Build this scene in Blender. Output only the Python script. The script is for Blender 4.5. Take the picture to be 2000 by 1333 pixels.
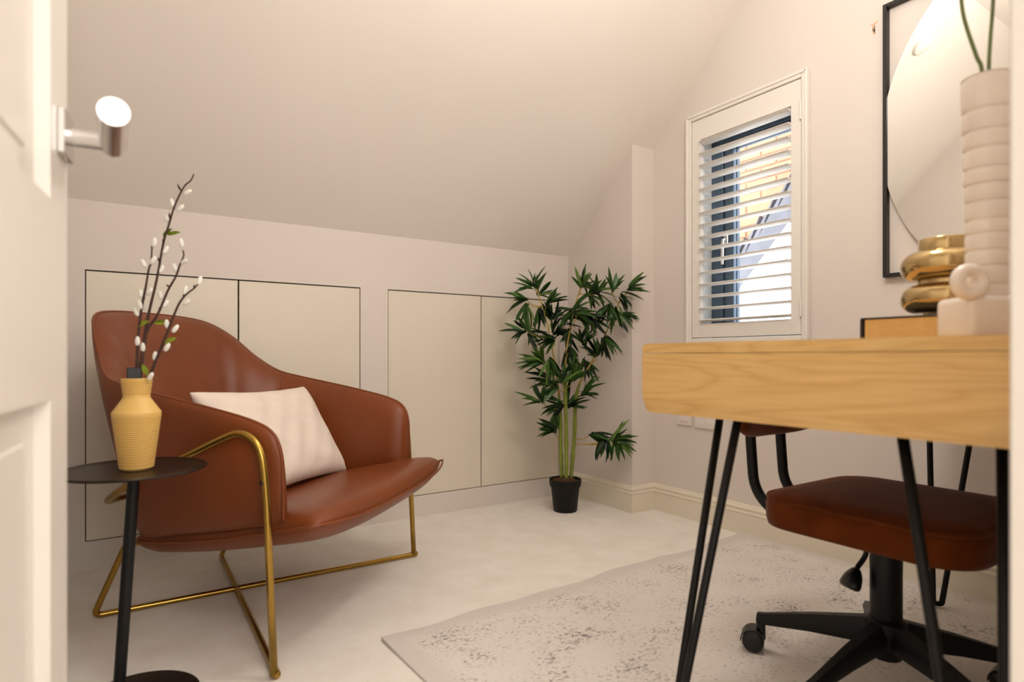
import bpy, bmesh, math, random
import numpy as np
from mathutils import Vector, Matrix
random.seed(7)
S = bpy.context.scene
for o in list(bpy.data.objects): bpy.data.objects.remove(o)
COL = S.collection

# ------------------------------------------------------------------ camera
H = .74; FPX = 1167.0; HORY = 698.0
cd = bpy.data.cameras.new('camera'); cam = bpy.data.objects.new('camera', cd); COL.objects.link(cam)
cd.sensor_width = 36; cd.lens = 36 * FPX / 2000; cd.shift_y = (HORY - 666.5) / 2000
cd.clip_start = .02
cam.location = (0, 0, H); cam.rotation_euler = (math.radians(90), 0, -math.atan2(.5508, .8347))
cd.dof.use_dof = True; cd.dof.focus_distance = 2.15; cd.dof.aperture_fstop = 2.8
S.camera = cam
FW = Vector((.5508, .8347, 0)); RT = Vector((.8347, -.5508, 0)); UP = Vector((0, 0, 1))
def at(x, y, Z):          # a point of the place at depth Z in front of the viewpoint
    return Vector((0, 0, H)) + Z * (FW + (x - 1000) / FPX * RT + (HORY - y) / FPX * UP)

# ------------------------------------------------------------------ world and lights
w = bpy.data.worlds.new('sky'); S.world = w; w.use_nodes = True
bg = w.node_tree.nodes['Background']; bg.inputs[0].default_value = (.90, .95, 1.0, 1); bg.inputs[1].default_value = 3.6
def area(name, loc, size, power, color, rot=(0, 0, 0), sy=None):
    l = bpy.data.lights.new(name, 'AREA'); l.energy = power; l.color = color; l.size = size
    if sy: l.shape = 'RECTANGLE'; l.size_y = sy
    o = bpy.data.objects.new(name, l); COL.objects.link(o); o.location = loc; o.rotation_euler = rot
    return o
added_hall_top_fill = area('added_hall_top_fill', (.35, -.6, 2.27), .6, 7, (1, .96, .905))  # added fill light under the hall ceiling, out of view
added_hall_back_fill = area('added_hall_back_fill', (.35, -1.38, 1.45), .8, 15, (1, .955, .90), (math.radians(90), 0, 0), 1.2)   # added fill panel behind the viewpoint, no window there
S.view_settings.view_transform = 'Standard'; S.view_settings.look = 'None'
S.view_settings.exposure = 0.36; S.view_settings.gamma = 1; S.view_settings.use_curve_mapping = False

# ------------------------------------------------------------------ materials
def lin(c):
    return tuple(((v / 255) / 12.92 if v / 255 <= .04045 else ((v / 255 + .055) / 1.055) ** 2.4) for v in c)
class NT:
    def __init__(s, name):
        s.m = bpy.data.materials.new(name); s.m.use_nodes = True; s.t = s.m.node_tree
        s.b = s.t.nodes['Principled BSDF']
    def n(s, typ, **kw):
        x = s.t.nodes.new('ShaderNode' + typ)
        for k, v in kw.items():
            if k in x.inputs: x.inputs[k].default_value = v
            else: setattr(x, k, v)
        return x
    def l(s, a, b): s.t.links.new(a, b)
    def coord(s, scale=(1, 1, 1), rot=(0, 0, 0)):
        c = s.n('TexCoord'); mp = s.n('Mapping'); mp.inputs['Scale'].default_value = scale; mp.inputs['Rotation'].default_value = rot
        s.l(c.outputs['Object'], mp.inputs[0]); return mp.outputs[0]
    def ramp(s, fac, stops):
        r = s.n('ValToRGB'); e = r.color_ramp.elements
        while len(e) < len(stops): e.new(.5)
        for el, (p, c) in zip(e, stops): el.position = p; el.color = (*c, 1)
        s.l(fac, r.inputs[0]); return r.outputs[0]
    def bump(s, h, strength, dist):
        b = s.n('Bump'); b.inputs['Strength'].default_value = strength; b.inputs['Distance'].default_value = dist
        s.l(h, b.inputs['Height']); s.l(b.outputs[0], s.b.inputs['Normal'])
def mat(name, rgb, rough=.5, metal=0, var=.06, vscale=6, bump=0, bscale=200, bdist=.001, coat=0, spec=None, sheen=0):
    k = NT(name); c = lin(rgb)
    co = k.coord()
    nz = k.n('TexNoise'); nz.inputs['Scale'].default_value = vscale; nz.inputs['Detail'].default_value = 4
    k.l(co, nz.inputs['Vector'])
    col = k.ramp(nz.outputs[0], [(.3, tuple(v * (1 - var) for v in c)), (.7, tuple(min(1, v * (1 + var)) for v in c))])
    k.l(col, k.b.inputs['Base Color'])
    k.b.inputs['Roughness'].default_value = rough; k.b.inputs['Metallic'].default_value = metal
    if coat: k.b.inputs['Coat Weight'].default_value = coat; k.b.inputs['Coat Roughness'].default_value = .15
    if spec is not None: k.b.inputs['Specular IOR Level'].default_value = spec
    if sheen: k.b.inputs['Sheen Weight'].default_value = sheen; k.b.inputs['Sheen Roughness'].default_value = .4
    if bump:
        n2 = k.n('TexNoise'); n2.inputs['Scale'].default_value = bscale; n2.inputs['Detail'].default_value = 3
        k.l(co, n2.inputs['Vector']); k.bump(n2.outputs[0], bump, bdist)
    return k.m
M = {}
M['paint'] = mat('wall_paint', (226, 217, 209), .75, var=.015, vscale=2, bump=.15, bscale=160, bdist=.0004)
M['ceil'] = mat('ceiling_paint', (239, 232, 224), .8, var=.012, vscale=2, bump=.12, bscale=160, bdist=.0004)
M['plinth'] = mat('plinth_paint', (224, 214, 208), .6, var=.02)
M['cup'] = mat('cupboard_cream', (229, 220, 203), .42, var=.012, vscale=3)
M['trim'] = mat('trim_cream', (236, 227, 208), .45, var=.015)
M['white'] = mat('door_white', (234, 228, 220), .4, var=.012)
M['shutter'] = mat('shutter_white', (238, 233, 226), .42, var=.01)
M['dark'] = mat('cavity_shade', (30, 24, 20), .9)  # near-black stands in for the shade behind the cupboard door gaps
M['brass'] = mat('brass', (180, 146, 72), .26, 1, var=.1, vscale=14)
M['goldglass'] = mat('gold_lustre', (190, 164, 116), .14, .92, var=.05)
M['black'] = mat('black_powder_coat', (13, 13, 15), .45, var=.1, vscale=30, spec=.3, bump=.1, bscale=500, bdist=.0002)
M['blackplastic'] = mat('black_plastic', (12, 12, 13), .4, var=.1)
M['bronze'] = mat('dark_bronze', (52, 42, 36), .38, .7, var=.35, vscale=16)
M['chrome'] = mat('chrome', (214, 212, 210), .2, 1, var=.01)
M['velvet'] = mat('rust_velvet', (100, 48, 17), .95, var=.18, vscale=18, bump=.35, bscale=420, bdist=.0008, sheen=.15, spec=.05)
M['cushion'] = mat('cushion_linen', (236, 221, 208), .9, var=.03, vscale=40, bump=.5, bscale=700, bdist=.0008)
M['ochre'] = mat('ochre_ceramic', (224, 184, 106), .45, var=.03)
M['ceramic'] = mat('cream_ceramic', (238, 226, 214), .2, var=.05, vscale=14, coat=.5)
M['bark'] = mat('willow_bark', (66, 40, 30), .7, var=.3, vscale=60)
M['catkin'] = mat('catkin_white', (240, 238, 228), .9, var=.05, vscale=80, bump=.5, bscale=600, bdist=.001, sheen=.3)
M['lime'] = mat('lime_leaf', (150, 168, 44), .5, var=.3, vscale=60)
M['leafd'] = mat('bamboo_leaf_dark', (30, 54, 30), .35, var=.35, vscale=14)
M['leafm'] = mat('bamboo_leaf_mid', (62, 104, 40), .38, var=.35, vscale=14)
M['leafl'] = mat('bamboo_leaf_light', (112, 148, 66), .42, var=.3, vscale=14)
M['twig'] = mat('bamboo_twig', (176, 148, 70), .55, var=.2, vscale=40)
M['cane'] = mat('bamboo_cane', (122, 134, 44), .4, var=.25, vscale=20)
M['pot'] = mat('black_pot', (15, 14, 14), .55, var=.1, spec=.3)
M['soil'] = mat('coir_soil', (74, 48, 24), .95, var=.5, vscale=60, bump=1, bscale=150, bdist=.004)
M['paper'] = mat('book_pages', (226, 186, 122), .8, var=.05, vscale=90)
M['bookcover'] = mat('book_cover', (34, 30, 30), .5)
M['plate'] = mat('socket_plate', (236, 226, 220), .3, var=.01)
M['stain'] = mat('orange_residue', (234, 186, 152), .8)
M['frameblack'] = mat('mirror_frame_black', (28, 24, 22), .45)
M['alu'] = mat('window_aluminium', (84, 102, 120), .35, .2, var=.05)
M['brick'] = mat('brick', (205, 150, 118), .9, var=.1, vscale=5, bump=.4, bscale=60, bdist=.003)
M['mortar'] = mat('mortar', (176, 150, 132), .95)
M['render'] = mat('white_render', (244, 244, 242), .8, var=.01)
M['lead'] = mat('lead', (118, 118, 124), .6, var=.15, vscale=8)
M['lamp'] = mat('lamp_body', (240, 236, 228), .4)
M['stem'] = mat('green_stem', (104, 116, 62), .55, var=.2, vscale=30)

def leather():
    k = NT('tan_leather'); co = k.coord()
    nz = k.n('TexNoise'); nz.inputs['Scale'].default_value = 5; nz.inputs['Detail'].default_value = 5; k.l(co, nz.inputs['Vector'])
    k.l(k.ramp(nz.outputs[0], [(.3, lin((115, 56, 20))), (.75, lin((128, 64, 25)))]), k.b.inputs['Base Color'])
    k.b.inputs['Roughness'].default_value = .40; k.b.inputs['Specular IOR Level'].default_value = .42
    v = k.n('TexVoronoi'); v.inputs['Scale'].default_value = 420; k.l(co, v.inputs['Vector'])
    k.bump(v.outputs['Distance'], .12, .0006); return k.m
M['leather'] = leather()
def oak():
    k = NT('oak'); co = k.coord((4.0, 1.15, 9.0))
    nz = k.n('TexNoise'); nz.inputs['Scale'].default_value = 1.3; nz.inputs['Detail'].default_value = 3; nz.inputs['Distortion'].default_value = .6
    k.l(co, nz.inputs['Vector'])
    mul = k.n('Math', operation='MULTIPLY'); mul.inputs[1].default_value = 11; k.l(nz.outputs[0], mul.inputs[0])
    fr = k.n('Math', operation='PINGPONG'); fr.inputs[1].default_value = .5; k.l(mul.outputs[0], fr.inputs[0])
    c2 = k.coord((30, 6, 320)); n2 = k.n('TexNoise'); n2.inputs['Scale'].default_value = 1.2; n2.inputs['Detail'].default_value = 5; k.l(c2, n2.inputs['Vector'])
    a = k.ramp(fr.outputs[0], [(.0, lin((214, 170, 104))), (.2, lin((224, 182, 116))), (.5, lin((228, 188, 122)))])
    b = k.ramp(n2.outputs[0], [(.35, (.86, .84, .80)), (.65, (1, 1, 1))])
    mx = k.n('MixRGB', blend_type='MULTIPLY'); mx.inputs[0].default_value = .8; k.l(a, mx.inputs[1]); k.l(b, mx.inputs[2])
    k.l(mx.outputs[0], k.b.inputs['Base Color']); k.b.inputs['Roughness'].default_value = .42
    k.bump(n2.outputs[0], .08, .0005); return k.m
M['oak'] = oak()
def carpet():
    k = NT('cream_carpet'); co = k.coord()
    n1 = k.n('TexNoise'); n1.inputs['Scale'].default_value = 7; n1.inputs['Detail'].default_value = 6; n1.inputs['Roughness'].default_value = .65; k.l(co, n1.inputs['Vector'])
    a = k.ramp(n1.outputs[0], [(.3, lin((240, 233, 223))), (.7, lin((251, 246, 239)))])
    n2 = k.n('TexNoise'); n2.inputs['Scale'].default_value = 330; n2.inputs['Detail'].default_value = 2; k.l(co, n2.inputs['Vector'])
    b = k.ramp(n2.outputs[0], [(.3, (.94, .94, .93)), (.7, (1, 1, 1))])
    mx = k.n('MixRGB', blend_type='MULTIPLY'); mx.inputs[0].default_value = 1; k.l(a, mx.inputs[1]); k.l(b, mx.inputs[2])
    k.l(mx.outputs[0], k.b.inputs['Base Color']); k.b.inputs['Roughness'].default_value = .95; k.b.inputs['Specular IOR Level'].default_value = .1
    k.bump(n2.outputs[0], .35, .003); return k.m
M['carpet'] = carpet()
def rugmat():
    k = NT('distressed_rug'); co = k.coord((1, 1.25, 1))
    big = k.n('TexNoise'); big.inputs['Scale'].default_value = 6.5; big.inputs['Detail'].default_value = 3; k.l(co, big.inputs['Vector'])
    sp = k.n('TexNoise'); sp.inputs['Scale'].default_value = 88; sp.inputs['Detail'].default_value = 5; sp.inputs['Roughness'].default_value = .62; k.l(co, sp.inputs['Vector'])
    bm_ = k.n('MapRange'); bm_.inputs[1].default_value = .35; bm_.inputs[2].default_value = .7; bm_.inputs[3].default_value = -.10; bm_.inputs[4].default_value = .09; k.l(big.outputs[0], bm_.inputs[0])
    ad = k.n('Math', operation='ADD'); k.l(sp.outputs[0], ad.inputs[0]); k.l(bm_.outputs[0], ad.inputs[1])
    a = k.ramp(ad.outputs[0], [(.50, lin((230, 223, 215))), (.60, lin((212, 204, 197))), (.72, lin((140, 133, 130)))])
    # plain border along the edges (the rug mesh is centred on its own origin)
    tc = k.n('TexCoord'); sx = k.n('SeparateXYZ'); k.l(tc.outputs['Object'], sx.inputs[0])
    def edge(o, half):
        ab = k.n('Math', operation='ABSOLUTE'); k.l(o, ab.inputs[0])
        mr = k.n('MapRange'); mr.inputs[1].default_value = half - .075; mr.inputs[2].default_value = half - .035; k.l(ab.outputs[0], mr.inputs[0]); return mr.outputs[0]
    mxm = k.n('Math', operation='MAXIMUM'); k.l(edge(sx.outputs[0], .80), mxm.inputs[0]); k.l(edge(sx.outputs[1], .50), mxm.inputs[1])
    mx = k.n('MixRGB'); k.l(mxm.outputs[0], mx.inputs[0]); k.l(a, mx.inputs[1]); mx.inputs[2].default_value = (*lin((220, 212, 206)), 1)
    k.l(mx.outputs[0], k.b.inputs['Base Color']); k.b.inputs['Roughness'].default_value = .95; k.b.inputs['Specular IOR Level'].default_value = .1
    f = k.n('TexNoise'); f.inputs['Scale'].default_value = 400; k.l(co, f.inputs['Vector']); k.bump(f.outputs[0], .4, .002); return k.m
M['rug'] = rugmat()
def mirrormat():
    k = NT('mirror_glass'); k.b.inputs['Base Color'].default_value = (.93, .93, .90, 1); k.b.inputs['Metallic'].default_value = 1; k.b.inputs['Roughness'].default_value = .015
    return k.m
M['mirror'] = mirrormat()
def glassmat():
    k = NT('window_glass'); k.b.inputs['Base Color'].default_value = (.96, .98, 1, 1); k.b.inputs['Roughness'].default_value = .0
    k.b.inputs['Transmission Weight'].default_value = 1; k.b.inputs['IOR'].default_value = 1.01; return k.m
M['glass'] = glassmat()
def globe_glow_mat():  # emission of the added globe over the desk
    k = NT('added_globe_glow'); k.b.inputs['Base Color'].default_value = (.95, .92, .86, 1)
    k.b.inputs['Emission Color'].default_value = (1, .955, .895, 1); k.b.inputs['Emission Strength'].default_value = 24.0; return k.m
M['diffuser'] = globe_glow_mat()

# ------------------------------------------------------------------ mesh helpers
def B(): return bmesh.new()
def box(bm, a, b, bev=0, seg=2):
    r = bmesh.ops.create_cube(bm, size=1)
    vs = r['verts']
    for v in vs:
        v.co = Vector([(a[i] + b[i]) / 2 + v.co[i] * (b[i] - a[i]) for i in range(3)])
    if bev:
        es = list({e for v in vs for e in v.link_edges})
        bmesh.ops.bevel(bm, geom=es, offset=bev, segments=seg, affect='EDGES', profile=.5)
    return bm
def crom(pts, n=6, closed=False):
    P = [np.array(p, float) for p in pts]; out = []
    m = len(P); rng = range(m if closed else m - 1)
    for i in rng:
        if closed: p0, p1, p2, p3 = P[(i - 1) % m], P[i], P[(i + 1) % m], P[(i + 2) % m]
        else: p0, p1, p2, p3 = P[max(i - 1, 0)], P[i], P[i + 1], P[min(i + 2, m - 1)]
        for j in range(n):
            t = j / n
            out.append(.5 * ((2 * p1) + (-p0 + p2) * t + (2 * p0 - 5 * p1 + 4 * p2 - p3) * t * t + (-p0 + 3 * p1 - 3 * p2 + p3) * t ** 3))
    if not closed: out.append(P[-1])
    return out
def fillet(pts, r, n=5):
    P = [Vector(p) for p in pts]; out = [P[0]]
    for i in range(1, len(P) - 1):
        a = P[i - 1] - P[i]; b = P[i + 1] - P[i]; rr = min(r, a.length * .49, b.length * .49)
        A = P[i] + a.normalized() * rr; C = P[i] + b.normalized() * rr
        for j in range(n + 1):
            t = j / n; out.append((1 - t) ** 2 * A + 2 * t * (1 - t) * P[i] + t * t * C)
    out.append(P[-1]); return out
def tube(bm, pts, rad, seg=10, closed=False, cap=True, squash=1):
    P = [Vector(p) for p in pts]; n = len(P)
    R = rad if isinstance(rad, (list, tuple)) else [rad] * n
    T = []
    for i in range(n):
        a = P[(i - 1) % n] if (closed or i > 0) else P[i]; b = P[(i + 1) % n] if (closed or i < n - 1) else P[i]
        T.append((b - a).normalized())
    u = T[0].orthogonal().normalized(); rings = []
    for i in range(n):
        if i: u = (u - T[i] * u.dot(T[i])).normalized()
        v = T[i].cross(u)
        rings.append([bm.verts.new(P[i] + R[i] * (math.cos(2 * math.pi * k / seg) * u + squash * math.sin(2 * math.pi * k / seg) * v)) for k in range(seg)])
    for i in range(n if closed else n - 1):
        a, b = rings[i], rings[(i + 1) % n]
        for k in range(seg): bm.faces.new((a[k], a[(k + 1) % seg], b[(k + 1) % seg], b[k]))
    if cap and not closed:
        bm.faces.new(list(reversed(rings[0]))); bm.faces.new(rings[-1])
    return bm
def lathe(bm, prof, seg=40, c=(0, 0)):
    rings = []
    for r, z in prof:
        if r < 1e-5: rings.append([bm.verts.new((c[0], c[1], z))])
        else: rings.append([bm.verts.new((c[0] + r * math.cos(2 * math.pi * k / seg), c[1] + r * math.sin(2 * math.pi * k / seg), z)) for k in range(seg)])
    for a, b in zip(rings, rings[1:]):
        for k in range(seg):
            k2 = (k + 1) % seg
            if len(a) == 1 and len(b) == 1: continue
            if len(a) == 1: bm.faces.new((a[0], b[k2], b[k]))
            elif len(b) == 1: bm.faces.new((a[k], a[k2], b[0]))
            else: bm.faces.new((a[k], a[k2], b[k2], b[k]))
    return bm
def prism(bm, poly, axis, lo, hi):
    """polygon in the two other axes extruded along axis"""
    def mk(p, h):
        q = [0, 0, 0]; o = [i for i in range(3) if i != axis]; q[o[0]], q[o[1]] = p; q[axis] = h; return bm.verts.new(q)
    a = [mk(p, lo) for p in poly]; b = [mk(p, hi) for p in poly]; n = len(poly)
    bm.faces.new(a); bm.faces.new(list(reversed(b)))
    for i in range(n): bm.faces.new((a[i], b[i], b[(i + 1) % n], a[(i + 1) % n]))
    return bm
def sphere(bm, c, r, u=14, v=9, sc=(1, 1, 1), rot=None):
    m = Matrix.Translation(c) @ (rot.to_4x4() if rot else Matrix()) @ Matrix.Diagonal((sc[0] * r, sc[1] * r, sc[2] * r, 1))
    bmesh.ops.create_uvsphere(bm, u_segments=u, v_segments=v, radius=1, matrix=m); return bm
def obj(name, bm, m, parent=None, smooth=False, sharp=None):
    bmesh.ops.recalc_face_normals(bm, faces=bm.faces)
    me = bpy.data.meshes.new(name); bm.to_mesh(me); bm.free()
    o = bpy.data.objects.new(name, me); COL.objects.link(o)
    me.materials.append(M[m] if isinstance(m, str) else m)
    if smooth:
        for p in me.polygons: p.use_smooth = True
        if sharp: me.set_sharp_from_angle(angle=math.radians(sharp))
    if parent: o.parent = parent
    return o
def struct(o, label=None):
    o['kind'] = 'structure'
    if label: o['label'] = label
    return o
def tag(o, label, cat, group=None):
    o['label'] = label; o['category'] = cat
    if group: o['group'] = group
    return o
def empty(name, loc, rz=0):
    o = bpy.data.objects.new(name, None); COL.objects.link(o); o.location = loc; o.rotation_euler = (0, 0, rz); o.empty_display_size = .1
    return o
def subsurf(o, lv=1):
    s = o.modifiers.new('sub', 'SUBSURF'); s.levels = lv; s.render_levels = lv; return o

# ------------------------------------------------------------------ the room
XW, XG, YK, YD = 2.19, -.22, 2.545, .20          # window wall, gable wall, knee wall, door wall
KZ, SL = 1.286, .965; CZ = 2.55                    # knee wall height, roof slope, flat ceiling height
def slopez(y): return KZ + SL * (YK - y)
YF = YK - (CZ - KZ) / SL
PX, PY = 2.045, 2.06                               # boxed pier beside the window
WY0, WY1, WZ0, WZ1 = 1.295, 1.778, .812, 1.80       # window opening

struct(obj('floor', box(B(), (-1.2, -1.5, -.1), (2.34, 2.7, 0)), 'carpet'), 'cream cut pile carpet covering the floor')
struct(obj('ceiling', box(B(), (XG, YD, CZ), (XW, YF, CZ + .08)), 'ceil'), 'flat part of the ceiling above the desk')
bm = prism(B(), [(YK + .10, slopez(YK + .10)), (YF, CZ), (YF, CZ + .10), (YK + .10, slopez(YK + .10) + .10)], 0, XG, XW)
struct(obj('ceiling_slope', bm, 'ceil'), 'sloping cream ceiling above the armchair')
# knee wall built round two cupboards
CX = [(-.095, .886), (1.012, 1.985)]; CZ0, CZ1 = .098, 1.045
bm = B()
zt = KZ + .0
box(bm, (XG, YK, CZ1), (XW, YK + .10, zt))
box(bm, (XG, YK, 0), (CX[0][0], YK + .10, CZ1)); box(bm, (CX[0][1], YK, 0), (CX[1][0], YK + .10, CZ1)); box(bm, (CX[1][1], YK, 0), (XW, YK + .10, CZ1))
for a, b in CX: box(bm, (a, YK, 0), (b, YK + .10, CZ0))
wl = struct(obj('wall_left', bm, 'paint'), 'low knee wall under the sloping ceiling')
for i, (a, b) in enumerate(CX):
    t = empty('eaves_cupboard', (a, YK, CZ0))
    tag(t, ['cream flush double door eaves cupboard behind the tan armchair', 'cream flush double door eaves cupboard behind the bamboo plant'][i], 'cupboard', 'eaves cupboards')
    W = b - a; Hh = CZ1 - CZ0
    bk = B(); box(bk, (.0, .06, .0), (W, .075, Hh)); obj('carcass', bk, 'dark', t)
    for j in range(2):
        g = .003
        obj('cupboard_door', box(B(), (j * W / 2 + g, .001 + .002 * j, g), ((j + 1) * W / 2 - g, .02 + .002 * j, Hh - g * 1.6), .0012, 1), 'cup', t)
# gable wall behind the door, door wall, window wall
gp = [(-.0 + YD, 0), (YK, 0), (YK, KZ), (YF, CZ), (YD, CZ)]
struct(obj('wall_gable', prism(B(), gp, 0, XG - .12, XG), 'paint'), 'plain gable wall behind the open door')
DX0, DX1, DZ = -.165, .668, 2.0                    # doorway
bm = B()
box(bm, (XG - .12, .08, 0), (DX0 - .03, YD, CZ)); box(bm, (DX1 + .03, .08, 0), (XW + .15, YD, CZ)); box(bm, (DX0 - .03, .08, DZ + .03), (DX1 + .03, YD, CZ))
struct(obj('wall_door', bm, 'paint'), 'wall with the doorway behind the desk')
bm = B()
T = XW + .15
box(bm, (XW, YD, 0), (T, WY0, 2.9)); box(bm, (XW, WY1, 0), (T, YK + .1, 2.6))
box(bm, (XW, WY0, 0), (T, WY1, WZ0)); box(bm, (XW, WY0, WZ1), (T, WY1, 2.6))
struct(obj('wall_window', bm, 'paint'), 'cream wall with the shuttered window')
struct(obj('wall_pier', prism(B(), [(PY, 0), (YK, 0), (YK, KZ), (PY, slopez(PY))], 0, PX, XW), 'paint'), 'boxed out pier in the corner beside the window')
# hallway shell round the viewpoint
struct(obj('wall_hall_back', box(B(), (-1.2, -1.5, 0), (2.34, -1.4, 2.4)), 'paint'))
struct(obj('wall_hall_left', box(B(), (-1.2, -1.4, 0), (-1.1, .08, 2.4)), 'paint'))
struct(obj('wall_hall_right', box(B(), (1.5, -1.4, 0), (1.6, .08, 2.4)), 'paint'))
struct(obj('ceiling_hall', box(B(), (-1.2, -1.5, 2.4), (2.34, .08, 2.48)), 'ceil'))
# door lining
bm = B()
box(bm, (DX1, .08, 0), (DX1 + .03, YD + .002, DZ + .03), .002, 1); box(bm, (DX1 + .055, YD + .002, 0), (DX1 + .115, YD + .012, DZ + .07), .004, 2)
struct(obj('trim_1', bm, 'white'), 'white door lining at the right side of the doorway')
bm = B(); box(bm, (DX0 - .03, .08, 0), (DX0, YD, DZ + .03), .002, 1); box(bm, (DX0, .08, DZ), (DX1, YD, DZ + .03), .002, 1)
struct(obj('trim_2', bm, 'white'), 'white door lining at the hinge side and head of the doorway')
# skirting with a beaded top, mitred round the pier
prof = [(0, 0), (.016, 0), (.016, .086), (.0185, .089), (.0185, .094), (.013, .098), (.013, .104), (.0155, .107), (.0155, .112), (.009, .117), (.006, .124), (0, .126)]
def sweep(path, name, label):
    bm = B(); n = len(path); rings = []
    for i, p in enumerate(path):
        ns = []
        for a, b in ((i - 1, i), (i, i + 1)):
            if a >= 0 and b < n:
                d = (Vector(path[b]) - Vector(path[a])).normalized(); ns.append(Vector((d.y, -d.x)))
        nn = ns[0] if len(ns) == 1 else (ns[0] + ns[1]) / (1 + ns[0].dot(ns[1]))
        rings.append([bm.verts.new((p[0] + nn.x * o, p[1] + nn.y * o, z)) for o, z in prof])
    m = len(prof)
    for a, b in zip(rings, rings[1:]):
        for k in range(m): bm.faces.new((a[k], a[(k + 1) % m], b[(k + 1) % m], b[k]))
    bm.faces.new(rings[0]); bm.faces.new(rings[-1])
    return struct(obj(name, bm, 'trim'), label)
sweep([(PX, YK), (PX, PY), (XW, PY), (XW, YD)], 'baseboard_right', 'cream beaded skirting along pier and window wall')

# ------------------------------------------------------------------ entrance door
ang = math.atan2(.993, .115)
door = struct(empty('door_1', (-.142, .205, 0), ang), 'white panelled door standing open')
def doorslab():
    bm = B(); xs = [0, .09, .335, .425, .67, .76]; zs = [.008, .21, .690, .9236, 1.88, 1.985]; th = .042; bw, dp = .043, .0165
    for side in (0, 1):
        y0 = 0 if side == 0 else th; s = 1 if side == 0 else -1
        for i in range(5):
            for j in range(5):
                q = [(xs[i], zs[j]), (xs[i + 1], zs[j]), (xs[i + 1], zs[j + 1]), (xs[i], zs[j + 1])]
                if i in (1, 3) and j in (1, 3):
                    inn = [(xs[i] + bw, zs[j] + bw), (xs[i + 1] - bw, zs[j] + bw), (xs[i + 1] - bw, zs[j + 1] - bw), (xs[i] + bw, zs[j + 1] - bw)]
                    lip = [(a + (c - a) * .10, b + (d - b) * .10) for (a, b), (c, d) in zip(q, inn)]
                    rings = [(q, 0), (lip, dp * .88), (inn, dp), ([(c + (3e-3 if k in (0, 3) else -3e-3), d + (3e-3 if k < 2 else -3e-3)) for k, (c, d) in enumerate(inn)], dp - .003)]
                    vr = [[bm.verts.new((p[0], y0 + s * d, p[1])) for p in r] for r, d in rings]
                    for a, b in zip(vr, vr[1:]):
                        for k in range(4): bm.faces.new((a[k], a[(k + 1) % 4], b[(k + 1) % 4], b[k]))
                    bm.faces.new(vr[-1])
                else: bm.faces.new([bm.verts.new((p[0], y0, p[1])) for p in q])
    P = [(0, zs[0]), (.76, zs[0]), (.76, zs[-1]), (0, zs[-1])]
    for k in range(4):
        a, b = P[k], P[(k + 1) % 4]
        bm.faces.new([bm.verts.new(v) for v in ((a[0], 0, a[1]), (b[0], 0, b[1]), (b[0], th, b[1]), (a[0], th, a[1]))])
    bmesh.ops.remove_doubles(bm, verts=bm.verts, dist=1e-5); return bm
obj('door_leaf', doorslab(), 'white', door)
hz = 1.016; hx = .7285
for sd, yb in ((-1, 0), (1, .042)):
    hd = obj('door_handle', box(B(), (hx - .026, min(yb, yb + sd * .008), hz - .028), (hx + .026, max(yb, yb + sd * .008), hz + .028), .0015, 2), 'chrome', door)
    bm = B(); tube(bm, [(hx, yb + sd * .006, hz), (hx, yb + sd * .046, hz)], .0115, 18)
    tube(bm, [(hx + .012, yb + sd * .052, hz), (hx - .115, yb + sd * .068, hz)], .0155, 28)
    obj('lever', bm, 'chrome', hd, True, 40)

# ------------------------------------------------------------------ window, shutter, outside
bm = B(); fx0, fx1 = 2.262, 2.325
box(bm, (fx0, 1.715, WZ0), (fx1, WY1, WZ1), .002, 1)                        # fixed left stile
box(bm, (fx0, WY0, WZ1 - .10), (fx1, 1.715, WZ1), .002, 1); box(bm, (fx0, WY0, WZ0), (fx1, 1.715, WZ0 + .035), .002, 1); box(bm, (fx0, WY0, WZ0 + .035), (fx1, WY0 + .05, WZ1 - .10), .002, 1)
win = struct(empty('window_1', (0, 0, 0)), 'dark grey casement window behind the shutter')
obj('window_frame', bm, 'alu', win)
bm = B(); z0, z1 = WZ0 + .035, WZ1 - .10; cx0, cx1 = 2.272, 2.318
box(bm, (cx0, 1.665, z0), (cx1, 1.711, z1), .002, 1); box(bm, (cx0, WY0 + .054, z0), (cx1, WY0 + .10, z1), .002, 1)
box(bm, (cx0, WY0 + .10, z1 - .03), (cx1, 1.665, z1), .002, 1); box(bm, (cx0, WY0 + .10, z0), (cx1, 1.665, z0 + .02), .002, 1)
cas = obj('casement', bm, 'alu', win)
obj('pane', box(B(), (2.292, WY0 + .10, z0 + .02), (2.298, 1.665, z1 - .03)), 'glass', win)
bm = B(); box(bm, (2.256, 1.685, 1.235), (2.272, 1.705, 1.285), .003, 2); tube(bm, fillet([(2.264, 1.695, 1.262), (2.235, 1.695, 1.262), (2.232, 1.695, 1.15)], .01), .007, 10)
obj('window_handle', bm, 'chrome', win, True, 40)
bm = B(); box(bm, (XW - .001, WY0 - .0, WZ0 - .005), (fx0, WY1, WZ0 + .004)); box(bm, (XW, WY1 - .004, WZ0), (fx0, WY1 + .001, WZ1)); box(bm, (XW, WY0 - .001, WZ0), (fx0, WY0 + .004, WZ1)); box(bm, (XW, WY0, WZ1 - .004), (fx0, WY1, WZ1 + .001))
obj('window_reveal', bm, 'render', win)

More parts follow.
